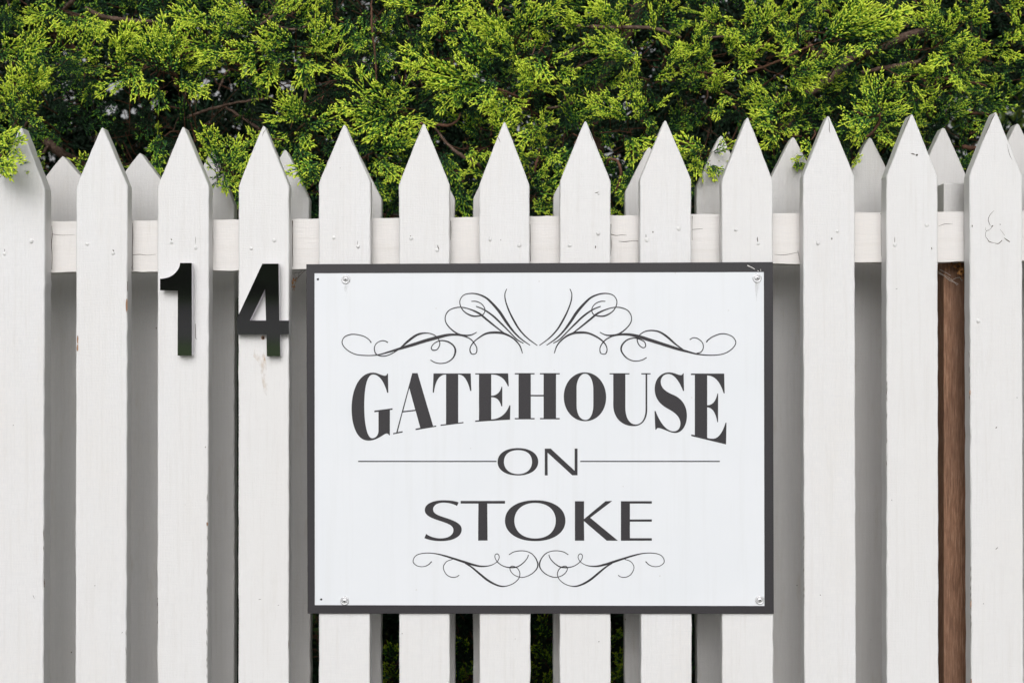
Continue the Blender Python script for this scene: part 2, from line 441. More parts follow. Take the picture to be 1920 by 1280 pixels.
# knot on the eighth picket, scratches lower down
for (x, y, dx, dy, wd) in [(1119,361,8,-2,1.6),(1122,364,5,1,1),(1869,1027,-5,5,1.4),(1868,801,-3,3,2.0),(1538,1115,2,2,1.5),(1672,937,1,2,1.2),(1844,1131,.8,1.2,2.2),
                       (178,1097,1.5,1,2),(63,1118,3,8,.7),(522,1134,3,-1,.8),(487,1123,5,-1,.8),(754,1187,1.5,.5,2),(1123,1202,1.5,1.5,2.2),(1712,289,9,2,2.4),(25,797,1,-1.5,1.4),
                       (21.5,336,.6,1.5,1.6),(1681,541,4,-.5,.9),(966,1197,.8,.8,1.5),(1172,1176,.7,.7,1.4),(638,315,.6,.6,1.8),(1907,745,.8,2,1.4),(229,1185,1.5,-3,1)]:
    mb = MB(); strip(mb, [(x-dx/2,y-dy/2,.2),(x,y+rr(.3),wd),(x+dx/2,y+dy/2,.3)], -.0002, wd); mb.build('paint_crack', M['crack'], owner(x))
# bare-wood chips on arrises
def chip(x, y, wd, ht, m=None, own=None):
    mb = MB(); c = []
    for k in range(14):
        a = 2*math.pi*k/14; r_ = 1+rr(.12)
        c.append((x+math.cos(a)*wd/2*r_, y+math.sin(a)*ht/2*r_))
    fill(mb, [c], -.00025); mb.build('paint_chip', m or M['bare'], own or owner(x))
chip(237.6,571,3.4,25); chip(145.6,636,2.8,15); chip(145.4,652,3.2,13); chip(239,537,1.4,22, M['crack']); chip(388.5,982,3.2,8)
chip(83,1093,2,16, M['crack']); chip(1116.5,463,2,5, M['crack']); chip(1818.6,735,2.4,10); chip(1820.5,1132,2.2,14); chip(1821,1276,2.6,10)
for x, y0, y1 in ((1507.4,960,1140),(1817.5,660,760),(1820.5,1060,1210),(1662.6,700,900),(388.3,900,1280),(541,1120,1240),(236.6,1180,1280),(82,985,1080),(295.2,1120,1170)):
    mb = MB(); yy = np.arange(y0, y1, 6.0)
    strip(mb, [(x+rr(.3), a, random.choice((.1,.15,.3,1.1))) for a in yy], -.0002, 1)
    mb.build('paint_crack', M['crack'], owner(x))
for pts in ([(323,279,.2),(319,290,1.3),(317,297,.4),(313,307,1.2),(311,312,.2)], [(1866,213,.3),(1861,222,1.6),(1857,231,.9),(1852,243,1.2),(1845,258,.3)], [(1707,217,.3),(1703,225,1.5),(1697,238,.8),(1690,255,.2)],
            [(1553.5,222,.4),(1555,233,1),(1555,244,1.2),(1556.5,250,.3)], [(183,249,.2),(180,256,1),(176,265,.3)], [(1105,246,.2),(1108,254,.9),(1112,265,.3)], [(934,258,.8),(936,262,.9),(938,268,.2)], [(1888,270,.2),(1893,290,.8),(1898,300,.2)],
            [(498,243,.6),(494,249,.9),(492,256,.3)], [(30,248,.3),(25,262,1.1),(20,272,.3)], [(651,246,.2),(658,262,.8),(663,275,.3)], [(790,243,.3),(786,252,.8),(780,263,.2)]):
    mb = MB(); strip(mb, pts, -.0002, 1); mb.build('paint_crack', M['crack'], owner(pts[0][0]))
# screw hole and rust stain under the numeral
p4 = owner(494)
mb = MB(); c = [(493+3.4*math.cos(a), 633+3.9*math.sin(a)) for a in np.linspace(0, 6.28, 17)[:-1]]
fill(mb, [c], -.0002); mb.build('screw_hole', M['bare'], p4)
mb = MB(); c = [(493.3+1.9*math.cos(a), 633.2+2.2*math.sin(a)) for a in np.linspace(0, 6.28, 13)[:-1]]
fill(mb, [c], -.0004); mb.build('screw_hole', M['dark'], p4)
# stain is a translucent tint film soaked into the paint
ms, t, b = mat('rust_tint', (.66,.50,.36), .5)
tb = N(t, 'ShaderNodeBsdfTransparent'); mx = N(t, 'ShaderNodeMixShader')
fac = ramp(t, noise(t, coords(t, (1,1,.5)), 75, 5), [(.45,(0,0,0)),(.68,(.5,.5,.5))])
t.links.new(fac, mx.inputs[0]); t.links.new(tb.outputs[0], mx.inputs[1]); t.links.new(b.outputs[0], mx.inputs[2])
t.links.new(mx.outputs[0], t.nodes['Material Output'].inputs['Surface'])
mb = MB(); fill(mb, [[(478,650),(484,646),(492,652),(497,668),(500,690),(503,720),(500,742),(495,735),(490,705),(485,680),(475,668)]], -.00015)
mb.build('rust_stain', ms, p4)

# front rail
def rail_px(x, e): return (415.6-(x-100)*.0112 if e else 510.8-(x-100)*.0122)
xs = list(np.linspace(-260, 2170, 190))
mb = MB(); Y0, Y1 = .0218, .054
top = [(x, rail_px(x,1)+rr(.35)) for x in xs]; bot = [(x, rail_px(x,0)+rr(.45)+.8*math.sin(x*.03)) for x in xs]
A = [at(x,y,Y0) for x,y in top]; B = [at(x,y,Y0) for x,y in bot]; n = len(A)
A2 = [(p[0],Y1,p[2]) for p in A]; B2 = [(p[0],Y1,p[2]) for p in B]
mb.add(A+B+A2+B2, [(i,n+i,n+i+1,i+1) for i in range(n-1)] + [(i,i+1,2*n+i+1,2*n+i) for i in range(n-1)] +
       [(n+i,3*n+i,3*n+i+1,n+i+1) for i in range(n-1)] + [(2*n+i,2*n+i+1,3*n+i+1,3*n+i) for i in range(n-1)] + [(0,2*n,3*n,n),(n-1,2*n-1,4*n-1,3*n-1)])
rail = mb.build('rail', M['paint_rail'], fence)
mb = MB(); mb.box(-1.0,1.05,.0218,.054,.20,.27); mb.build('rail', M['paint_rail'], fence)
YR = Y0-.0002
for pts in ([(98,439,.8),(115,441,.6),(140,440,.4)],[(249,478,.9),(262,477,1),(276,478.5,.7),(292,477,.5)],[(1144,439,1.6),(1155,441.5,1),(1166,440.5,.8),(1175,441,.4)],
            [(1160,452.5,.5),(1172,453,1.3),(1184,452,.9),(1197,452,1)],[(1298,430.5,.8),(1310,429.5,.9),(1318,429,.4)],[(1452,477,.4),(1470,478,.9),(1497,473,.6)],
            [(1760,424,.5),(1772,420,.9),(1786,420,.3)],[(97,424,.7),(98,440,1.2),(96.5,458,1.2),(98,480,.8),(97,505,.9)],[(248.5,418,.4),(249,440,1.2),(248,470,1.0),(249,508,1)],
            [(398.8,420,.5),(399,450,.9),(398.5,480,.5)],[(548.3,414,1.8),(548.7,430,1.0),(548.2,460,1.3),(549,500,.8)],[(696.3,420,.6),(697,450,1.1),(696.5,490,.7)],
            [(845,414,1),(845.6,432,1.2),(845,450,.5)],[(993.8,420,.8),(994.3,440,1),(993.6,468,1.6),(994.8,490,1)],[(1145.5,420,1.2),(1145,440,.6),(1145.8,456,1.5),(1145.2,480,.5)],
            [(1298,405,1.3),(1297.6,420,.5),(1298,450,.6)],[(1496,470,.6),(1498,480,.9),(1499,488,.5)],[(1651,400,1.3),(1652.5,404,1.2),(1652,430,.5),(1652.5,480,.4)],
            [(242,490,1.0),(246,500,1.6),(245,508,1.0),(248.5,512,1)]):
    mb = MB(); strip(mb, pts, YR, 1); mb.build('paint_crack', M['crack'], rail)

# post: raw timber with its head painted white
def px_x(px, Y): return (px-960)*(CD+Y)/F
def px_z(py, Y): return CZ+(640-py)*(CD+Y)/F
PY0, PY1 = .0545, .1235
post_x0, post_x1 = px_x(1769.5, PY0), px_x(1769.5, PY0)+.09
zt = px_z(343, PY0); zb = px_z(440, PY0)
mb = MB(); mb.box(post_x0, post_x1, PY0, PY1, 0, zb-.0005); post = mb.build('post', M['post'], fence)
mb = MB()
c_ = .0015
mb.add([(post_x0,PY0,zb),(post_x1,PY0,zb),(post_x1,PY1,zb),(post_x0,PY1,zb),(post_x0,PY0,zt-c_),(post_x1,PY0,zt-c_),(post_x1,PY1,zt-c_),(post_x0,PY1,zt-c_),
        (post_x0+c_,PY0+c_,zt),(post_x1-c_,PY0+c_,zt),(post_x1-c_,PY1-c_,zt),(post_x0+c_,PY1-c_,zt)],
       [(0,3,2,1),(0,1,5,4),(1,2,6,5),(2,3,7,6),(3,0,4,7),(4,5,9,8),(5,6,10,9),(6,7,11,10),(7,4,8,11),(8,9,10,11)])
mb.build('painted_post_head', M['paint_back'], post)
mb = MB(); mb.box(-1.12,-1.03,PY0,PY1,0,1.2); mb.build('post', M['post'], fence)

# rear row of pickets
rear = empty('picket_fence', (0, .13, 0), 'shaded grey looking rear row of pickets behind the front fence', 'fence')
YB = .1245
BP = [(-20,296,400),(119,293,345),(262,287,345),(395,285,384),(534,281,373),(670,288,373),(808,290,372),(932,288,372),(1083,290,366),(1217,276,360),(1352,254.5,349),
      (1487,257,341),(1631,258,343),(1769,239.5,333),(1908,232,326)]
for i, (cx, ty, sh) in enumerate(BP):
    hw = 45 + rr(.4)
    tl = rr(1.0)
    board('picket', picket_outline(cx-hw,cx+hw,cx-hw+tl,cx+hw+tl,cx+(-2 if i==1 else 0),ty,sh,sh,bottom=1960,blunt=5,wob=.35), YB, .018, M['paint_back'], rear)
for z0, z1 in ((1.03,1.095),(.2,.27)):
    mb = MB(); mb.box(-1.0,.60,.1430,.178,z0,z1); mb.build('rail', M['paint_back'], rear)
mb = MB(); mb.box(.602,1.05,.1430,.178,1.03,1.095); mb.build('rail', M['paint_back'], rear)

# ------------------------------------------------------------------ house numbers
def conv(d, sc, ox, oy): return [[(x/sc+ox, y/sc+oy) for x, y in c] for c in svg(d)]
ONE = 'M345 132 L470 132 L462 1140 L308 1140 L318 435 L125 430 L125 305 C215 300 265 272 302 228 C330 195 343 165 345 132 Z'
FOUR = 'M1240 140 L1415 140 L1420 758 L1521 758 L1522 908 L1427 911 L1428 1147 L1282 1148 L1279 911 L955 912 L955 745 Z M1268 410 L1276 758 L1098 758 Z'
for d, cx, lab in ((ONE, 335, 'glossy black numeral 1 standing off the picket left of the 4'), (FOUR, 493, 'glossy black numeral 4 on the picket just left of the sign')):
    c = conv(d, 5.819, 280, 470)
    th = empty('house_number', at(cx, 668, 0), lab, 'house number', 'house number numerals on the fence')
    mb = MB(); slab(mb, c, -.0105, -.0085); f = mb.build('face', M['gloss'], th)
    mb = MB()
    # body a hair inside the face outline
    loops = [[Vector(at(x, y, -.0105)) for x, y in l] for l in c]
    slab(mb, c, -.0105, -.0012)
    mb.v = [(v[0]*1.0, (-.00845 if v[1] < -.01 else v[1]), v[2]) for v in mb.v]
    mb.build('edge', M['acrylic'], th)
    th.rotation_euler = (R(1.9), 0, 0)      # hangs a little loose, top leaning out

# ------------------------------------------------------------------ sign
SY = -.0030
sign = empty('sign_board', at(1012, 1149, 0), 'rectangular white sign with black border and GATEHOUSE ON STOKE lettering screwed to the pickets', 'sign')
OUT = [(574.6,495.6),(1448.8,491.6),(1450.6,1149.6),(577.2,1149.2)]
INN = [(589.7,512.3),(1432.2,510.0),(1433.4,1135.2),(590.3,1133.6)]
mb = MB(); slab(mb, [OUT], SY, -.0001); mb.build('panel', M['panel'], sign)
mb = MB(); fill(mb, [OUT, INN], SY-.0002)
e = [Vector(at(x,y,SY-.0002)) for x,y in OUT]; e2 = [Vector((p.x, -.00005, p.z)) for p in e]
cxm = sum(p.x for p in e)/4; czm = sum(p.z for p in e)/4
e = [p+Vector((math.copysign(.0002,p.x-cxm),0,math.copysign(.0002,p.z-czm))) for p in e]; e2 = [Vector((p.x,-.00005,p.z)) for p in e]
mb.add(e+e2, [(i,(i+1)%4,4+(i+1)%4,4+i) for i in range(4)])
mb.build('border', M['print'], sign)
PY = SY-.0002
Lc = (5.0526, 640, 680); Rc = (5.0526, 1000, 680); Sc = (3.84, 760, 820)
GATE = [('M300 92 C340 92 378 118 410 122 C425 122 432 114 434 102 L442 102 L445 283 L434 283 C412 200 368 110 300 110 C240 112 217 240 217 410 C217 570 242 713 292 713 C330 713 352 680 352 640 L352 463 L313 468 L313 452 L485 430 L485 444 L460 447 L460 685 L451 685 C447 668 430 662 405 678 C370 700 320 736 255 736 C150 736 97 600 97 430 C97 250 170 92 300 92 Z', Lc),
 ('M672 97 L722 97 L870 598 L899 592 L899 604 L703 636 L703 623 L748 614 L704 455 L581 469 L534 655 L581 646 L581 658 L491 677 L491 664 L520 659 Z M644 240 L700 443 L586 456 Z', Lc),
 ('M873 100 L1226 100 L1232 265 L1221 265 C1200 180 1170 110 1107 110 L1107 567 L1157 559 L1157 570 L940 596 L940 584 L992 579 L992 110 C920 112 890 180 877 282 L866 282 Z', Lc),
 ('M1268 99 L1580 99 L1587 221 L1577 221 C1550 150 1500 110 1420 110 L1420 311 C1470 311 1505 280 1517 226 L1525 226 L1525 411 L1515 411 C1500 350 1470 325 1420 325 L1420 535 C1500 530 1560 490 1592 402 L1602 402 L1598 537 L1268 558 L1268 546 L1304 543 L1304 110 L1268 110 Z', Lc),
 ('M1643 97 L1831 97 L1831 109 L1795 109 L1795 303 L1916 303 L1916 109 L1881 109 L1881 97 L2069 97 L2069 109 L2034 109 L2034 522 L2069 522 L2069 534 L1881 534 L1881 522 L1916 522 L1916 317 L1795 317 L1795 522 L1831 522 L1831 534 L1643 534 L1643 522 L1679 522 L1679 109 L1643 109 Z', Lc),
 ('M488 90 C605 90 690 195 690 325 C690 455 605 552 490 552 C375 552 288 450 288 320 C288 190 375 90 488 90 Z M490 102 C445 102 410 165 410 235 L410 400 C410 480 440 540 495 540 C540 540 568 480 568 400 L568 250 C568 180 540 102 490 102 Z', Rc),
 ('M722 98 L911 98 L911 109 L872 109 L872 420 C872 520 910 583 970 583 C1030 583 1063 520 1063 440 L1063 109 L1023 109 L1023 98 L1111 98 L1111 109 L1079 109 L1079 440 C1079 540 1030 599 950 599 C840 599 757 520 757 400 L757 109 L722 109 Z', Rc),
 ('M1417 99 L1424 99 L1428 266 L1418 266 C1390 190 1340 105 1280 105 C1235 105 1207 140 1207 180 C1207 240 1260 275 1320 300 C1410 335 1455 410 1455 500 C1455 590 1410 663 1345 663 C1290 663 1230 620 1190 617 C1175 615 1168 620 1165 633 L1156 633 L1148 456 L1158 456 C1190 540 1250 648 1330 648 C1370 648 1393 615 1393 575 C1393 510 1340 470 1285 440 C1200 395 1150 340 1150 245 C1150 150 1210 90 1285 90 C1335 90 1370 115 1395 116 C1408 116 1415 110 1417 99 Z', Rc),
 ('M1493 101 L1808 101 L1813 288 L1803 288 C1770 180 1720 120 1647 120 L1647 401 C1700 401 1730 360 1744 289 L1751 289 L1750 562 L1743 562 C1730 480 1700 424 1647 420 L1647 709 C1660 715 1680 718 1700 718 C1760 718 1800 640 1821 566 L1830 566 L1826 772 L1496 692 L1496 677 L1530 684 L1530 115 L1493 115 Z', Rc)]
ON = [('M812 75 C900 75 957 115 957 173 C957 232 900 272 810 272 C720 272 664 232 664 175 C664 115 720 75 812 75 Z M812 90 C750 90 710 120 710 175 C710 225 750 262 812 262 C875 262 912 225 912 175 C912 120 875 90 812 90 Z', Sc),
 ('M1004 79 L1047 79 L1219 238 L1219 79 L1240 79 L1240 271 L1202 271 L1024 108 L1025 272 L1004 272 Z', Sc)]
STOKE = [('M384 465 L372 492 C345 475 310 467 275 467 C230 467 200 488 200 515 C200 545 230 557 280 573 C360 598 406 620 406 660 C406 715 340 744 255 744 C210 744 165 735 137 722 L150 692 C175 712 215 724 255 724 C310 724 346 700 346 665 C346 635 320 622 260 602 C180 577 140 560 140 520 C140 475 200 450 275 450 C320 450 355 455 384 465 Z', Sc),
 ('M398 455 L718 455 L718 474 L590 474 L592 740 L524 740 L526 474 L398 474 Z', Sc),
 ('M938 450 C1070 450 1153 510 1153 597 C1153 685 1065 744 935 744 C805 744 717 685 717 597 C717 510 800 450 938 450 Z M935 469 C840 469 785 525 785 597 C785 670 840 725 937 725 C1030 725 1083 670 1083 597 C1083 525 1030 469 935 469 Z', Sc),
 ('M1221 457 L1287 457 L1286 586 L1441 457 L1490 455 L1331 576 L1531 741 L1450 741 L1286 600 L1288 741 L1221 741 Z', Sc),
 ('M1552 457 L1775 457 L1775 474 L1617 474 L1617 588 L1775 588 L1775 604 L1617 604 L1617 723 L1775 723 L1775 741 L1552 741 Z', Sc)]
for word, lab in ((GATE, 'arched heavy serif word GATEHOUSE'), (ON, 'small word ON between two rules'), (STOKE, 'wide word STOKE')):
    mb = MB()
    for d, (sc, ox, oy) in word: fill(mb, conv(d, sc, ox, oy), PY)
    tag(mb.build('lettering', M['print'], sign), lab)
for x0, x1 in ((671.5, 931), (1088, 1349.7)):
    mb = MB(); fill(mb, [[(x0,863.4),(x1,863.4),(x1,865.6),(x0,865.6)]], PY); mb.build('rule_line', M['print'], sign)
A1 = [[(1585,103,5),(1568,150,7),(1575,215,9),(1605,300,11),(1650,390,14),(1700,470,12),(1770,545,9),(1860,612,5)],
 [(1265,215,5),(1310,216,7),(1360,240,6),(1388,285,6),(1375,330,7),(1330,347,10),(1270,345,12),(1205,310,8),(1170,260,7),(1163,210,6),(1190,165,6),(1240,146,7),(1310,148,10),(1390,178,14),(1450,230,18),(1520,310,22),(1580,400,20),(1640,480,14),(1710,550,10),(1795,610,5)],
 [(1308,260,7),(1380,290,10),(1460,345,14),(1530,410,13),(1610,490,9),(1680,560,8),(1735,592,6)],
 [(1315,493,5),(1270,515,8),(1215,522,13),(1150,510,12),(1090,470,9),(1045,420,8),(1030,370,6),(1045,320,7),(1085,285,7),(1160,268,7),(1240,282,8),(1330,320,14),(1400,375,15),(1480,440,12),(1560,500,8),(1600,520,6)]]
A2_ = [[(1727,683,5),(1700,610,9),(1640,545,12),(1560,505,16),(1480,495,18),(1400,505,14),(1330,545,9),(1280,590,8),(1254,640,7),(1262,680,8),(1285,690,6),(1312,675,7),(1312,625,7),(1270,565,8),(1220,535,9),(1150,517,14),(1060,517,20),(960,540,26),(850,570,26),(740,605,24),(640,635,20),(540,665,14),(430,695,8),(330,702,6),(220,690,6),(140,645,6),(103,590,6),(120,540,6),(170,515,7),(230,513,6),(300,530,6),(345,560,6),(366,588,8)],
 [(515,586,7),(490,572,6),(455,570,6),(410,595,5),(393,640,7),(410,690,8),(470,708,7),(540,690,7),(620,640,9),(700,570,18),(780,515,16),(860,500,8),(930,517,6),(970,555,6),(982,600,6),(960,645,6),(925,655,8),(905,635,6),(930,595,6),(990,568,8),(1060,580,10),(1110,620,12),(1122,670,14),(1100,725,10),(1050,762,7),(990,773,6),(940,765,6),(898,742,6)]]
B2_ = [[(188,683,5),(215,610,9),(275,545,12),(350,505,16),(430,495,18),(500,503,14),(580,540,12),(640,590,9),(663,640,7),(655,680,8),(632,690,6),(603,675,7),(603,625,7),(640,570,8),(700,533,9),(770,515,14),(860,513,20),(960,535,26),(1070,570,26),(1180,605,24),(1290,640,22),(1380,665,16),(1480,690,10),(1590,699,7),(1700,690,6),(1780,650,6),(1822,590,6),(1800,540,6),(1750,513,6),(1690,507,7),(1620,530,7),(1575,560,8),(1557,583,10)],
 [(1407,560,6),(1440,543,6),(1480,550,6),(1520,585,6),(1530,630,6),(1510,670,7),(1470,683,8)],
 [(1350,650,6),(1280,600,12),(1200,530,16),(1130,488,12),(1060,477,9),(1000,488,7),(955,520,7),(935,560,7),(950,605,7),(985,632,6),(1010,620,7),(1000,580,7),(950,553,8),(900,545,8),(840,565,10),(798,610,13),(792,660,12),(830,715,9),(880,745,7),(930,752,6),(980,742,6),(1020,720,6)]]
C1 = [[(380,322,10),(330,370,8),(260,395,7),(180,388,7),(120,345,8),(115,295,7),(150,240,7),(220,210,8),(320,200,9),(430,208,11),(550,235,18),(680,275,22),(850,330,28),(980,370,26),(1100,392,18),(1220,380,9),(1310,335,7),(1350,275,7),(1345,230,7),(1318,212,9),(1290,235,7),(1300,290,7),(1350,350,9),(1430,395,10),(1530,410,15),(1620,395,12),(1700,340,10),(1755,275,9),(1773,225,8)],
 [(680,290,7),(600,320,7),(555,375,7),(550,430,7),(585,500,8),(640,540,8),(700,550,8),(745,540,7),(775,518,8)],
 [(860,345,14),(950,400,18),(1060,490,24),(1170,580,26),(1280,645,22),(1380,678,16),(1470,672,9),(1560,635,8),(1630,570,8),(1650,500,8),(1630,440,8),(1590,403,8),(1540,388,8),(1510,405,8),(1512,450,8),(1560,510,8),(1640,545,8),(1720,545,8),(1820,500,9),(1890,430,12),(1908,360,16),(1880,280,12),(1820,210,9),(1740,175,8),(1650,168,8),(1560,185,8),(1492,225,8)]]
def orn(strokes):
    mb = MB()
    for k, (st, sc, ox, oy, mir) in enumerate(strokes):
        P = [(x/sc+ox, y/sc+oy, w_/sc*1.05+.45) for x, y, w_ in st]
        if mir: P = [(2*mir-x, y, w_) for x, y, w_ in P]
        strip(mb, P, PY-.00003*k, 1)
    return mb.build('scroll_ornament', M['print'], sign)
orn([(s, 4.8, 620, 520, 0) for s in A1+A2_]); orn([(s, 4.8, 620, 520, 1009.4) for s in A1]+[(s, 4.8, 1000, 520, 0) for s in B2_])
orn([(s, 7.68, 760, 1010, 0) for s in C1]); orn([(s, 7.68, 760, 1010, 1010.0) for s in C1])
# screws with cup washers
for k, (x, y) in enumerate(((648.3,523.6),(1419.6,521.6),(646.2,1125.4),(1424.4,1124.2))):
    c = Vector(at(x, y, SY-.0002))
    mb = MB(); prof = [(.0058,0),(.0057,.0008),(.0050,.0014),(.0040,.0012),(.0034,.0006)]
    n = 28; vs_ = []
    for r_, h in prof:
        for j in range(n): a = 2*math.pi*j/n; vs_.append(c+Vector((r_*math.cos(a), -h, r_*math.sin(a))))
    mb.add(vs_, [(i*n+j, i*n+(j+1)%n, (i+1)*n+(j+1)%n, (i+1)*n+j) for i in range(len(prof)-1) for j in range(n)])
    washer = mb.build('washer', M['steel'], sign, smooth=True)
    mb = MB(); dome(mb, c+Vector((0,-.0005,0)), .0036, .0019, 24, 5); sc_ = mb.build('screw', M['steel'], sign, smooth=True)
    mb = MB(); ang = .4+k*.7
    for q in range(2):
        a = ang+q*math.pi/2; dx, dz = math.cos(a), math.sin(a); wx, wz = -dz, dx
        p = [c+Vector((dx*s1*.0017+wx*s2*.0004, -.00245-.00002*q, dz*s1*.0017+wz*s2*.0004)) for s1, s2 in ((-1,-1),(1,-1),(1,1),(-1,1))]
        mb.add(p, [(0,1,2,3)])
    mb.build('cross_recess', M['dark'], sc_)
for x, y in ((596,523.5),(602,1123)):
    mb = MB(); c = [(x+2.3*math.cos(a)*(1+rr(.2)), y+2*math.sin(a)*(1+rr(.2))) for a in np.linspace(0,6.28,11)[:-1]]
    fill(mb, [c], SY-.0003); mb.build('pin_hole', M['dark'], sign)
gm, t, b = mat('screw_drip', (.45,.43,.40), .6)
tb = N(t, 'ShaderNodeBsdfTransparent'); mx = N(t, 'ShaderNodeMixShader')
fac = ramp(t, noise(t, coords(t, (1,1,.3)), 260, 4), [(.42,(0,0,0)),(.75,(.38,.38,.38))])
t.links.new(fac, mx.inputs[0]); t.links.new(tb.outputs[0], mx.inputs[1]); t.links.new(b.outputs[0], mx.inputs[2])
t.links.new(mx.outputs[0], t.nodes['Material Output'].inputs['Surface'])
for x, y, l in ((648.3,526,34),(1419.6,524,40)):
    mb = MB(); strip(mb, [(x,y,10),(x+.5,y+l*.4,8),(x-.4,y+l,2)], SY-.00012, 1); mb.build('water_stain', gm, sign)
ws = mat('scratch', (.6,.58,.56), .6)[0]
mb = MB(); strip(mb, [(1401.5,497.5,2.4),(1405,499.3,1.6),(1410,501.5,1.4),(1415,504.5,1.2)], PY-.0001, 1)
strip(mb, [(1420.5,507,1.2),(1422.5,508.5,.8)], PY-.0001, 1); strip(mb, [(1426.2,504.5,.6),(1426.5,508.5,.8)], PY-.0001, 1); mb.build('scratch', ws, sign)

# ------------------------------------------------------------------ cobwebs with leaf litter
def web(name, lab, threads, litter, m, Y):
    c0 = threads[0][0]; th = empty(name, at(c0[0], c0[1], Y), lab, 'cobweb')
    mb = MB()
    for tpts in threads:
        mb.tube([at(x, y, Y+rr(.002)) for x, y in tpts], .00022, 4)
    mb.build('threads', m, th)
    mb = MB()
    for (x, y, s) in litter:
        for k in range(3):
            c = Vector(at(x+rr(1.5), y+rr(1.5), Y+rr(.002))); a = Vector((rr(1),rr(.5),rr(1))).normalized()*s*.0007; b_ = Vector((rr(1),rr(.5),rr(1))).normalized()*s*.0003
            mb.add([c-a, c+b_, c+a*.9, c-b_*.8], [(0,1,2,3)])
    mb.build('leaf_litter', M['dryleaf'], th)
web('cobweb', 'dusty dark cobweb under the rail between the 4 and the sign corner',
    [[(573,506),(566,512),(556,525),(548,545)],[(572,507),(560,518),(549,530)],[(548,512),(560,511),(566,508)],[(552,515),(555,522),(551,527)],[(560,511),(561,516),(557,524)],[(549,515),(556,511)],[(566,509),(560,513),(559,520)]],
    [(549,527,4),(552,525,5),(555,524,4),(548,532,4),(550,536,4),(549,541,3),(548,529,5)], M['webdark'], .03)
web('cobweb', 'pale cobweb holding brown leaf litter in front of the timber post',
    [[(1757,508),(1768,515),(1778,523),(1790,529),(1797,533)],[(1758,512),(1770,517),(1780,526),(1796,532)],[(1762,505),(1775,512),(1783,517)],[(1785,525),(1793,521),(1799,520)],[(1799,519),(1803,526),(1805,525)],[(1798,485),(1800,491),(1802,496)],[(1770,515),(1783,523),(1795,535)]],
    [(1786,497,6),(1789,496,5),(1794,500,6),(1797,503,7),(1800,506,7),(1803,510,6),(1800,495,5),(1804,503,5),(1801,512,6),(1778,500,4),(1803,520,3),(1796,512,3)], M['web'], .042)

# ------------------------------------------------------------------ conifer
def make_template(L, coarse=False, seed=0):
    """a flat branching spray along +X, lying in XY; returns verts, faces(tri), youth, leaflet id"""
    r = np.random.default_rng(seed)
    V, T, Yo, G = [], [], [], []; gid = [0]
    def leaf(p, d, l, wd, y0, y1):
        d = d/np.linalg.norm(d); a = np.cross(d, (0,0,1)); 
        if np.linalg.norm(a) < .1: a = np.array((1.,0,0))
        a /= np.linalg.norm(a); b_ = np.cross(d, a); n0 = len(V)
        ph = r.uniform(0, 2)
        V.append(p); Yo.append(y0)
        for j in range(3):
            g_ = ph+2*math.pi*j/3; V.append(p + d*l*.62 + (a*math.cos(g_)+b_*math.sin(g_)*.75)*wd/2); Yo.append(y0*.4+y1*.6)
        V.append(p+d*l); Yo.append(y1)
        for j in range(3):
            k = (j+1) % 3
            T.append((n0, n0+1+k, n0+1+j)); T.append((n0+1+j, n0+1+k, n0+4)); G.append(gid[0]); G.append(gid[0])
        gid[0] += 1
    q = 1.75 if coarse else 1.0
    bend = r.uniform(-.35, .35); zb = r.uniform(-.3, .3)
    def axis(s): return np.array((s*L, bend*L*.5*s*s, zb*L*.5*s*s))
    ns = max(4, int(L/(.0086*q)))
    for i in range(ns):
        s = (i+.5)/ns
        p = axis(s); d0 = axis(s+.02)-p; d0 /= np.linalg.norm(d0)
        leaf(p, d0, L/ns*1.9, .0022*q, .1+.6*s, .15+.7*s)
        if s < .06: continue
        side = 1 if i % 2 else -1
        env = (math.sin(math.pi*min(1, (s+.08))**.75)*.9+.12)
        for sd in ((side, -side) if r.random() < .75 else (side,)):
            l2 = L*.46*env*r.uniform(.45, 1.25); l2 = max(l2, .007)
            an = sd*R(r.uniform(27, 44))
            ca, sa = math.cos(an), math.sin(an)
            d2 = np.array((d0[0]*ca-d0[1]*sa, d0[0]*sa+d0[1]*ca, d0[2]+r.normal(0, .22)))
            d2 /= np.linalg.norm(d2)
            n2 = max(2, int(l2/(.0052*q)))
            curl = -sd*r.uniform(.0, .35)
            for k in range(n2):
                u = (k+.5)/n2
                aa = curl*u; ca, sa = math.cos(aa), math.sin(aa)
                dd = np.array((d2[0]*ca-d2[1]*sa, d2[0]*sa+d2[1]*ca, d2[2]))
                pp = p + dd*l2*u
                yb = .26*s+.50*u+r.normal(0, .07)-.12; yt = yb+.50
                leaf(pp, dd, l2/n2*1.7, .0023*q, yb-.1, yb+.15 if k < n2-1 else yt+.1)
                for s3 in (1, -1):
                    if r.random() < .16: continue
                    an3 = s3*R(r.uniform(24, 44)); ca, sa = math.cos(an3), math.sin(an3)
                    d3 = np.array((dd[0]*ca-dd[1]*sa, dd[0]*sa+dd[1]*ca, dd[2]+r.normal(0,.35)))
                    l3 = q*r.uniform(.0048, .0092)*(1-.3*u)
                    leaf(pp, d3, l3, .0024*q*r.uniform(.8,1.15), yb-.12, yt+.05+r.normal(0,.07))
                    if not coarse and l3 > .0064:
                        an4 = -s3*R(35); ca, sa = math.cos(an4), math.sin(an4)
                        d4 = np.array((d3[0]*ca-d3[1]*sa, d3[0]*sa+d3[1]*ca, d3[2]))
                        leaf(pp+d3/np.linalg.norm(d3)*l3*.45, d4, l3*.6, .0023, yb, yt)
    return np.array(V), np.array(T), np.array(Yo), np.array(G)

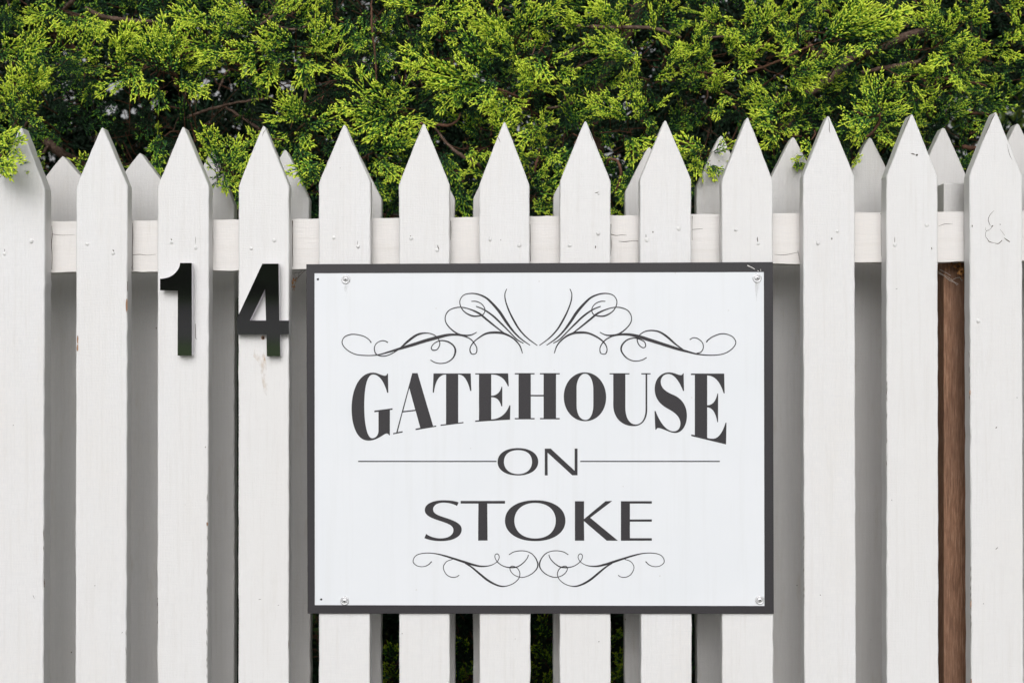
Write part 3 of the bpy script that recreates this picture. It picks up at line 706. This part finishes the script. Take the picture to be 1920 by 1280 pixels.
LENS = (.028, .045, .065, .09)
FINE = {L: [make_template(L, False, 100*i+k) for k in range(4)] for i, L in enumerate(LENS)}
COARSE = [make_template(L, True, 900+k) for k, L in enumerate((.07,.08,.09,.10,.11,.12))]
chunks = []; nv = [0]
HOLES = [(735,1268,5),(728,1276,4),(868,1272,6),(876,1278,5),(1005,1238,4),(1012,1262,5),(1031,1268,5),(1030,1233,3),(1157,1262,6),(1166,1272,5),(1150,1275,4),(212,166,9),(222,158,6),(229,165,5),(207,208,9),(218,200,5),(230,212,8),(236,219,6),(250,209,6),(290,192,7),(262,198,4),(284,204,4),(386,154,6),(380,163,4),(530,160,7),(541,157,5),(548,167,5),(555,155,3),
         (78,242,5),(98,298,5),(231,34,4),(263,32,4),(158,113,4),(731,107,10),(734,97,5),(745,118,4),(855,107,6),(853,118,5),(893,140,6),(905,150,5),(899,133,4),(938,195,5),(945,205,5),(497,19,3),(532,14,5),(418,134,5),
         (1032,75,3),(1028,62,3),(1245,220,3),(830,175,3),(905,215,3)]
def place(tp, base, a, n, scale, young, cull=False):
    V, T, Yo, G = tp
    a = np.array(a, float); a /= np.linalg.norm(a)
    n = np.array(n, float); n -= a*n.dot(a); n /= np.linalg.norm(n); b_ = np.cross(n, a)
    W = V @ np.stack([a, b_, n])*scale + np.array(base)
    if cull:
        c = W[T].mean(axis=1); s = F/(CD+c[:,1]); px = 960+c[:,0]*s; py = 640-(c[:,2]-CZ)*s
        m = np.zeros(len(T), bool)
        for hx, hy, hr in HOLES:
            m |= ((px-hx)**2+(py-hy)**2) < hr*hr*1.6
        if m.any(): T = T[~m]
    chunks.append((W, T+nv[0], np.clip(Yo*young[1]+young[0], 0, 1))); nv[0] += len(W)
def rv(s): return rng.normal(0, s, 3)
def hero(x0, y0, x1, y1, Y=.26, y_off=.10, comp=True, gain=1.0):
    p = np.array(at(x0, y0, Y+.02)); q = np.array(at(x1, y1, Y-.015))
    d = q-p; L = np.linalg.norm(d); k = min(LENS, key=lambda l: abs(math.log(l/L)))
    tp = FINE[k][rng.integers(4)]
    n = np.array((rng.normal(0,.35), -1, rng.normal(.25,.35)))
    place(tp, p, d, n, L/k*1.12, (y_off+.03, gain))
    if comp:
        for j in range(1 if rng.random() < .85 else 0):
            d2 = d + rv(L*.35); k2 = LENS[max(0, LENS.index(k)-j)]
            place(FINE[k2][rng.integers(4)], p+rv(.006)+np.array((0,.022,0)), d2, n+rv(.5), rng.uniform(.8,1.05)*L/k, (y_off-.22, gain*.85))
    # its stem running back into the bush
    e = p + np.array((-d[0]*.4+rng.normal(0,.015), rng.uniform(.05,.1), -d[2]*.4+rng.normal(.0,.015)))
    twigs_red.tube([p, (p+e)/2+rv(.004), e], [.0007,.0010,.0013], 5)
twigs_red = MB()

def HL(ox, lst, Y, yo, gain=1.0):
    for (a, b_, c, d) in lst: hero(a/2.977+ox, b_/2.977, c/2.977+ox, d/2.977, Y+rng.normal(0,.018), yo+rng.normal(0,.05), True, gain)
BR1 = [(170,620,240,430),(60,640,100,440),(0,560,40,440),(170,440,150,300),(100,560,0,480),(60,390,250,160),(0,330,60,240),(250,340,440,210),(380,330,600,200),(200,560,120,430),(120,520,250,400),
 (640,420,740,200),(600,330,760,210),(540,350,500,300),(960,430,950,150),(900,400,830,160),(960,380,1110,380),(1000,330,1090,280),(800,330,720,210),(760,420,560,480),(720,360,790,520),(840,420,860,520),(980,430,1110,530),
 (900,380,1040,230),(860,330,920,200),(700,400,640,250),
 (1260,280,990,190),(1250,290,1130,330),(1140,130,1010,20),(1200,120,980,90),(1290,200,1160,170),(1450,370,1280,340),(1440,330,1390,400),(1450,290,1290,270),(1520,290,1490,470),(1560,330,1460,230),(1600,250,1460,210),(1640,260,1500,160),
 (1760,290,1750,70),(1730,240,1840,160),(1700,300,1830,240),(1700,330,1760,390),(1700,330,1690,450),(1850,330,1905,290),(1900,430,1860,370),(1460,150,1300,10),(1420,120,1230,60),(1500,80,1580,10),(1540,120,1680,20),(1650,150,1750,0),
 (260,110,170,50),(330,50,170,90),(400,110,330,150),(430,90,540,180),(400,150,380,170),(1380,130,1320,60),(1100,120,1020,130),(1680,700,1590,520),(1690,640,1510,680),(1700,690,1900,680),(1690,720,1690,810),(1700,640,1600,570),(1620,720,1560,780)]
BR1F = [(1230,940,1160,730),(1200,900,1120,800),(1250,920,1330,830),(1200,950,1130,900),(1290,960,1370,900),(1210,1000,1190,1070),(1240,960,1290,1060),(1450,800,1390,740),(1430,800,1460,740),(1820,900,1650,960),(1300,980,1380,940)]
BR1E = [(-60,820,88,832),(-50,880,70,925),(-50,900,35,965),(-60,780,20,765)]
DK1 = [(370,600,340,760),(830,560,810,720),(900,860,780,790),(900,870,880,940),(980,800,870,830),(1000,760,1020,620),(300,560,380,620),(500,420,470,560),(1800,480,1870,600),(1780,520,1700,640),(1560,480,1460,440),(640,560,560,640),(60,720,200,760),(420,640,500,690),
 (700,100,560,150),(760,60,860,30),(900,100,1000,150),(100,60,40,120),(600,20,520,60),(250,700,160,780),(700,740,600,690),(1760,760,1860,820)]
BR2 = [(250,620,10,420),(240,560,110,430),(230,640,10,570),(220,620,320,520),(320,520,440,400),(330,620,80,690),(300,660,380,690),(400,640,460,700),(150,860,380,780),(200,880,290,1000),(150,900,210,940),(250,850,370,770),(280,600,200,480),(260,680,160,780),
 (880,500,420,400),(640,420,370,300),(760,450,650,350),(720,470,560,560),(860,430,780,590),(960,590,830,600),(930,560,1010,600),(960,520,1080,460),(700,440,500,470),(800,470,700,380),(900,520,800,590),
 (900,190,860,50),(980,180,960,50),(1050,150,1190,20),(940,200,710,90),(900,170,740,120),(860,200,780,180),(1010,170,1100,60),(960,220,850,140),
 (1110,270,1070,200),(1150,270,1130,200),(960,290,890,200),(1000,330,920,240),(940,340,860,300),(1100,300,1110,420),(1160,330,1250,330),(1200,380,1280,440),(1060,330,1040,370),(1080,480,1000,400),(1060,500,980,380),(1090,460,1180,490),
 (1300,130,1260,50),(1330,160,1250,130),(1390,140,1300,70),(1650,320,1400,215),(1700,330,1540,280),(1500,130,1440,40),(1560,90,1420,20),(1620,40,1560,0),(1800,60,1850,0),(1690,450,1580,540),(1660,430,1640,340),(1720,440,1830,400),(1760,200,1720,60),(1850,260,1780,200),(1800,360,1880,290),
 (1640,680,1380,540),(1600,640,1530,560),(1680,700,1640,620),(1620,740,1640,870),(1580,760,1730,790),(1500,640,1390,570),(1700,640,1640,560),(1730,620,1800,560),
 (1100,720,1000,760),(1100,700,1200,680),(1140,760,1110,680),(1110,880,1070,850),(1140,880,1210,870),(840,750,940,660),(900,760,850,690),(760,850,810,860),(700,830,750,890),(790,960,700,980),(940,700,900,800),(1000,800,960,880),(1060,640,1130,760),
 (560,170,500,180),(560,170,540,130),(590,180,640,240),(460,40,300,40),(460,60,540,80),(540,80,680,50),(500,60,470,120),(400,20,360,0)]
BR2L = [(1060,1060,1210,990),(1080,1090,1190,1070),(1080,1150,1120,1190),(1090,1100,1110,1150),(1500,1100,1600,1090),(1500,1140,1540,1180),(175,990,190,1090),(570,880,590,960),(1700,850,1600,1100),(1060,1000,1130,960)]
HANG = [(180,180,90,250),(170,100,110,250),(180,150,270,140),(200,230,270,340),(180,320,140,400),(190,380,240,480),(60,60,20,170),(250,60,270,130),(180,260,230,380),(60,150,90,260),(180,60,120,140)]
DK2 = [(640,1000,700,1180),(660,1050,760,1200),(460,130,450,300),(620,380,560,600),(1200,1000,1140,880),(1500,250,1480,380),(1440,330,1400,430),(1250,560,1240,700),(540,480,500,660),(80,300,30,380),(700,160,780,260),(1100,940,1040,1000),(1560,700,1500,800),(620,980,600,880)]
BR3 = [(720,260,1180,45),(800,200,980,50),(900,180,1180,90),(780,230,1010,30),(860,190,1090,40),(960,150,1170,190),(700,400,910,325),(640,410,740,430),(560,420,690,490),(640,380,720,330),
 (1400,180,1260,70),(1440,200,1370,40),(1430,260,1560,200),(1450,220,1490,110),(1480,300,1380,370),(1500,290,1440,350),(1420,140,1340,90),(1440,230,1520,150),(1500,110,1550,60),(1560,120,1680,110),(1620,90,1640,40),(1560,330,1690,270),(1560,360,1600,300),(1540,400,1520,450),(1600,380,1680,410),
 (1780,230,1850,200),(1760,260,1830,320),(1900,140,1850,80),(1840,180,1910,180),(1700,60,1640,10),(1800,60,1880,20),(1260,430,1210,470),(1290,460,1310,520),(1320,420,1360,380),
 (560,600,380,520),(560,600,400,560),(540,600,590,560),(540,640,420,660),(500,690,450,720),(520,740,480,820),(590,700,640,740),(560,720,600,760),(520,660,600,620),(1410,590,1370,590),(1400,570,1410,530),
 (200,130,160,50),(250,140,230,180),(340,130,280,110),(340,190,270,200),(380,130,350,70),(470,150,340,10),(520,100,580,100),(540,80,560,10),(600,110,640,60),(560,230,500,190),(570,260,580,190),(600,200,600,270),(60,240,100,140),(90,290,0,240),(40,320,60,290),(110,330,130,250),
 (700,60,660,0),(760,150,750,60),(820,60,780,0),(350,280,430,250),(330,300,360,360),(400,340,370,270),(100,400,160,380),(240,420,200,400),(320,380,290,440),(420,180,500,60),(240,300,300,230),(440,300,500,260),(150,460,210,420),(330,440,420,480),
 (200,520,180,460),(200,580,210,650),(250,520,240,560),(1080,200,1010,290),(1150,230,1190,150),(880,330,820,280),(640,300,560,330)]
BR3F = [(1100,660,1060,430),(1110,560,1180,460),(1090,640,910,660),(1100,650,1220,620),(1120,700,1230,690),(1080,700,950,740),(1100,740,1170,800),(1120,620,1190,570),(1080,600,1020,600),(960,880,990,890),(720,780,700,830),(680,860,655,890),(140,840,0,800),(90,850,20,880),(100,880,60,960),(150,860,250,800),(150,900,180,1000),(60,900,90,840)]
DK3 = [(40,560,120,640),(130,560,60,700),(300,600,340,700),(720,880,640,800),(900,800,960,700),(1250,740,1320,640),(1380,500,1460,560),(1500,480,1580,560),(1640,520,1720,600),(1260,300,1180,330),(1100,500,980,560),(1260,560,1200,520),(1760,520,1850,480),(700,520,620,560),(1380,760,1450,660),(850,880,900,960),(60,1000,70,1080),(1500,620,1600,680),(900,480,960,420)]
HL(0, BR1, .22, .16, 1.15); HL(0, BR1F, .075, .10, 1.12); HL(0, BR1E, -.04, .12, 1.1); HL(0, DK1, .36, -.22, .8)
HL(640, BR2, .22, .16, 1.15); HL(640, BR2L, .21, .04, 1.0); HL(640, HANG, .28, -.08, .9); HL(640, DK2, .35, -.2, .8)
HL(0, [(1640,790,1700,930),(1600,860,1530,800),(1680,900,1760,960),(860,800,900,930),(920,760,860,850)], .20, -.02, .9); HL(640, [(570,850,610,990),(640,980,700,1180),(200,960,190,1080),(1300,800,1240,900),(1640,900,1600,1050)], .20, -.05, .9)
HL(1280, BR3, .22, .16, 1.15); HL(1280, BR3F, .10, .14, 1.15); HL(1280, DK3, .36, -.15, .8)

for (x, y) in ((735,1262),(722,1278),(868,1268),(890,1255),(1012,1225),(1030,1240),(1000,1262),(1022,1278),(1156,1240),(1165,1262),(735,1225),(866,1215),(1012,1180),(1155,1200)):
    hero(x+rng.normal(0,14), y+18, x, y-14, rng.uniform(.45,.8), -.05 if y < 1230 else .1)
# fill of the bush behind: fine sprays near, coarser sprays deep inside and outside the frame
def px_of(p): s = F/(CD+p[1]); return 960+p[0]*s, 640-(p[2]-CZ)*s
dens = lambda x, z: math.sin(x*9.1+1.3)+math.sin(z*13+x*4)+math.sin(x*21-z*17)
cnt = 0
while cnt < 720:       # near layer, in view
    Y = rng.uniform(.29, .60); px = rng.uniform(-40, 1960); py = rng.uniform(-60, 420)
    p = np.array(at(px, py, Y))
    dark = 60 < px < 700 and 150 < py < 330 or 1320 < px < 1420 and 180 < py < 260
    if dark and rng.random() < .9: continue
    if px > 1690 and py > 190 and rng.random() < .75: continue
    if dens(p[0], p[2]) < -.9 and rng.random() < .6: continue
    d = np.array((rng.normal(0,.8), -.5+rng.normal(0,.4), rng.normal(.1,.7)))
    k = LENS[rng.integers(1,4)]
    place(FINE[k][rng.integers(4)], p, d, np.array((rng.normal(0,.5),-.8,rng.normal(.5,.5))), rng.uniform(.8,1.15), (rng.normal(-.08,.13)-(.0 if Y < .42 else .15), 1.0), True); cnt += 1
cnt = 0
while cnt < 3400:      # deep layers
    Y = rng.uniform(.6, 1.7); x = rng.uniform(-1.5, 1.6); z = rng.uniform(.02, 2.1)
    p = np.array((x, Y, z)); px, py = px_of(p)
    if px > 1700 and 190 < py < 330 and rng.random() < .93: continue
    if Y < .95 and 60 < px < 700 and 150 < py < 330 and rng.random() < .6: continue
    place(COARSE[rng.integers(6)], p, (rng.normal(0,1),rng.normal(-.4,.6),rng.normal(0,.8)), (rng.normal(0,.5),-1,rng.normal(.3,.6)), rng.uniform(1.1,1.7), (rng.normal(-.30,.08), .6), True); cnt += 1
for i in range(5200):      # heart and far side of the bush
    x = rng.uniform(-2.4, 2.6); Y = rng.uniform(1.2, 2.6); z = rng.uniform(.02, 2.6)
    px, py = px_of((x, Y, z))
    if px > 1700 and 190 < py < 330 and rng.random() < .93: continue
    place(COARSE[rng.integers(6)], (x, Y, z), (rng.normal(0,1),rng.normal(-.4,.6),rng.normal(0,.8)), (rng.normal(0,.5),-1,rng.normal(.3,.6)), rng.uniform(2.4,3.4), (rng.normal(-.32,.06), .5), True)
for i in range(60):       # unseen boughs above the fence, added to shade the rear picket tips
    place(COARSE[rng.integers(6)], (rng.uniform(-1.15,1.2), rng.uniform(-.06,.26), rng.uniform(1.53,1.85)), (rng.normal(0,.8),-.4,rng.normal(.1,.5)), (rng.normal(0,.5),-.6,rng.normal(.8,.4)), rng.uniform(.9,1.3), (rng.normal(.05,.12), .9))
cnt = 0
while cnt < 1500:      # outer shell above, beside and below the frame
    x = rng.uniform(-1.7, 1.8); z = rng.uniform(.05, 2.4); Y = .24 + abs(rng.normal(0, .22)) + (.25 if z < 1.05 else 0)
    px, py = px_of((x, Y, z))
    if -30 < px < 1950 and -50 < py < 420: continue
    if z < 1.15 and -1 < x < 1 and rng.random() < .5: continue
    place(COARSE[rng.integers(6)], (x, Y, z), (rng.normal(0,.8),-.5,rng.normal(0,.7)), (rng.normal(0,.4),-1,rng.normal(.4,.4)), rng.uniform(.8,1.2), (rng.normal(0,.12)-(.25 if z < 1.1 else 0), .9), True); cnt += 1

tree = empty('conifer_tree', (px_x(1115,.75), .75, 0), 'dense cypress conifer with yellow green tips leaning over the back of the fence', 'tree')
V = np.concatenate([c[0] for c in chunks]); T = np.concatenate([c[1] for c in chunks]); Yo = np.concatenate([c[2] for c in chunks])
off = np.array(tree.location)
me = bpy.data.meshes.new('crown')
me.vertices.add(len(V)); me.vertices.foreach_set('co', (V-off).astype(np.float32).ravel())
me.loops.add(len(T)*3); me.loops.foreach_set('vertex_index', T.astype(np.int32).ravel())
me.polygons.add(len(T)); me.polygons.foreach_set('loop_start', np.arange(0, len(T)*3, 3, dtype=np.int32))
me.polygons.foreach_set('use_smooth', np.ones(len(T), bool))
at_ = me.attributes.new('youth', 'FLOAT', 'POINT'); at_.data.foreach_set('value', Yo.astype(np.float32))
me.update(calc_edges=True)
me.materials.append(M['leaf'])
crown = bpy.data.objects.new('crown', me); COL.objects.link(crown); crown.parent = tree
print('crown tris', len(T))

def limb(name, pts, m, parent=tree, n=9):
    """pts: px,py,Y,radius in mm"""
    P = catmull(pts, 7)
    mb = MB(); mb.tube([at(p[0]+rr(.5), p[1]+rr(.5), p[2]) for p in P], [max(p[3],.3)/1000*(1+rr(.06)) for p in P], n)
    return mb.build(name, m, parent, smooth=True)
limb('trunk', [(1112,1960,.78,20),(1112,1500,.75,17),(1116,800,.72,14),(1118,400,.70,12.5),(1122,270,.68,12),(1118,200,.66,12),(1130,140,.62,11.5),(1165,85,.60,11),(1192,30,.58,10.5),(1215,-60,.56,10),(1240,-250,.6,9),(1250,-500,.65,6)], M['bark'], n=14)
BRS = [[(60,390,.45,3),(100,320,.40,3),(150,255,.33,2.2)],[(480,45,.30,3),(540,80,.30,3.4),(600,100,.31,3.6),(720,115,.32,3.6),(850,125,.33,3),(930,140,.4,3)],[(585,100,.31,2),(590,140,.31,1.6),(583,180,.32,1)],[(733,118,.32,1.6),(735,150,.32,1.4),(733,190,.33,.8)],
 [(150,700,.5,7),(230,760,.5,7.5),(330,850,.48,8),(420,900,.5,8),(560,1000,.55,8)],[(270,810,.48,3),(240,860,.45,3),(200,880,.42,2)],[(1040,655,.5,2.6),(1140,620,.5,2.6),(1250,590,.5,2.4),(1400,560,.5,2.1),(1530,548,.52,1.6)],
 [(1260,600,.5,2.2),(1340,650,.48,2.6),(1430,710,.46,3),(1500,770,.46,3)],[(1450,145,.30,2.2),(1520,95,.30,2.2),(1600,50,.32,2)],[(1530,140,.29,1.6),(1620,165,.3,2),(1690,155,.3,1.8),(1740,120,.3,1.2)],
 [(1220,510,.45,1.4),(1245,440,.45,2.2),(1280,390,.45,2.6)],[(1430,540,.45,1),(1450,480,.45,1.5),(1470,420,.45,1.5)],[(1720,400,.42,2.6),(1712,480,.42,2.8),(1700,560,.42,2.4),(1690,640,.42,1.6)],[(1040,510,.4,1.2),(1020,600,.4,1.3),(960,740,.42,1)],
 [(380,-40,.35,3.5),(400,10,.35,3.5),(360,60,.37,3),(460,90,.36,2)],[(150,590,.33,2.2),(165,650,.36,2.8),(140,720,.4,3)]]
for b_ in BRS: limb('branch', [(x/2.977, y/2.977, Y, r_) for x, y, Y, r_ in b_], M['bark'])
BRS2 = [[(1200,150,.33,2.6),(1300,145,.32,2.8),(1400,150,.32,3),(1540,155,.33,3.2),(1700,155,.33,3),(1800,175,.33,2.6),(1900,210,.34,2)],[(1225,320,.36,2.2),(1300,270,.37,2.4),(1400,228,.4,2.8),(1560,210,.5,4)],[(1150,605,.36,1.8),(1220,595,.37,2.4),(1300,570,.4,2.8),(1380,510,.45,3),(1440,450,.55,3.4)],
 [(440,690,.24,2.2),(520,695,.25,2.4),(600,700,.25,2.4),(650,670,.26,1.6),(665,630,.27,1.2)],[(520,710,.25,1.8),(570,780,.25,2.2),(650,855,.25,2.6),(750,910,.25,3),(780,940,.26,2)],[(1480,925,.22,1.5),(1495,890,.21,2),(1540,900,.21,2.2),(1560,960,.21,2.2),(1545,1040,.22,2),(1510,1085,.23,1.4)],
 [(170,-20,.27,1.2),(168,100,.27,1.6),(178,220,.27,1.6),(190,340,.27,1.5),(195,470,.26,1)],[(1280,395,.38,1.6),(1350,360,.4,1.8),(1440,320,.45,2)],[(940,670,.3,1.4),(1000,620,.3,1.8),(1050,560,.3,2)],[(1600,420,.4,2.4),(1640,540,.4,2.6),(1690,640,.4,2.6)],[(1110,830,.26,1.6),(1090,900,.26,2),(1075,970,.26,1.4)],
 [(510,80,.3,1.2),(560,110,.3,1.6),(600,150,.3,1.2)],[(860,490,.26,1.4),(960,530,.27,2),(1040,575,.28,2.4)]]
for i, b_ in enumerate(BRS2): limb('branch', [(x/2.977+640, y/2.977, Y, r_) for x, y, Y, r_ in b_], M['redtwig'] if i in (3,5,6,10,12) else M['bark'])
BRS3 = [[(100,405,.27,1.8),(250,412,.26,2),(370,400,.255,2),(460,370,.25,1.9),(560,330,.245,1.8),(640,290,.24,1.6),(730,250,.235,1.2)],[(600,720,.5,5),(615,640,.5,5.5),(640,580,.5,6),(710,520,.5,8),(800,460,.5,9),(850,410,.5,9),(950,320,.52,8),(1100,270,.52,7.5),(1250,200,.52,7),(1420,150,.55,6)],
 [(1000,405,.45,3),(1100,385,.45,4),(1200,370,.45,4.5),(1330,345,.46,4)],[(960,790,.14,1.4),(1020,770,.13,1.8),(1090,700,.12,1.6),(1105,640,.11,1.0)],[(130,215,.33,1.6),(220,205,.33,1.8),(300,200,.34,1.4)],[(790,320,.48,4),(740,290,.48,4),(700,240,.48,3)],[(1400,440,.4,2),(1560,450,.4,2.2),(1700,480,.42,2)],[(1480,600,.4,2),(1600,630,.4,2.6),(1760,640,.45,2.6)],[(1560,820,.33,3.5),(1700,835,.33,3.6),(1830,840,.33,3.8),(1960,860,.34,3.5)]]
for i, b_ in enumerate(BRS3): limb('branch', [(x/2.977+1280, y/2.977, Y, r_) for x, y, Y, r_ in b_], M['redtwig'] if i in (0,3,6,7,8) else M['bark'])
tag(twigs_red.build('twigs', M['redtwig'], tree), kind='stuff')
# dead brown twigs deep inside
mb = MB()
for i in range(2600):
    Y = rng.uniform(.38, 1.5); p = np.array(at(rng.uniform(-100,2020), rng.uniform(-60,1500), Y))
    d = rv(1); d /= np.linalg.norm(d); l = rng.uniform(.03,.16); q = p+d*l/2+rv(.012); e_ = p+d*l+rv(.02)
    r0 = rng.uniform(.0005,.0016)
    mb.tube([p,q,e_],[r0,r0*.8,r0*.4],4,False)
    for j in range(3):
        s_ = p+(e_-p)*rng.uniform(.2,.9); mb.tube([s_, s_+(d*.5+rv(.6))*l*.3],[r0*.6,r0*.3],3,False)
tag(mb.build('dead_twigs', M['redtwig'], tree), kind='stuff')

# bright shrub beyond the tree on the right
sh = empty('garden_shrub', (2.0, 3.4, 0), 'out of focus yellow green leafy shrub seen beyond the tree at the right edge', 'shrub')
mb = MB()
for i in range(15000):
    u = rv(1); u /= np.linalg.norm(u); r_ = rng.uniform(.5,1)**.5
    c = np.array((2.0,3.4,1.2)) + u*r_*np.array((.95,.6,1.15))*(1+.12*math.sin(u[0]*7+u[2]*5))
    if c[2] < .03: continue
    a = rv(1); a /= np.linalg.norm(a); b_ = np.cross(a, rv(1)); b_ /= np.linalg.norm(b_)
    a *= rng.uniform(.02,.035); b_ *= rng.uniform(.010,.016)
    mb.add([c-a, c+b_, c+a, c-b_], [(0,1,2,3)])
mb.build('crown', M['broad'], sh)
mb = MB()
for k in range(7):
    a = k*.9; mb.tube([(2.0+.05*math.cos(a),3.4+.05*math.sin(a),0),(2.0+.2*math.cos(a),3.4+.2*math.sin(a),.6),(2.0+.5*math.cos(a),3.4+.4*math.sin(a),1.4)],[.02,.014,.005],7)
mb.build('stem', M['bark'], sh, smooth=True)
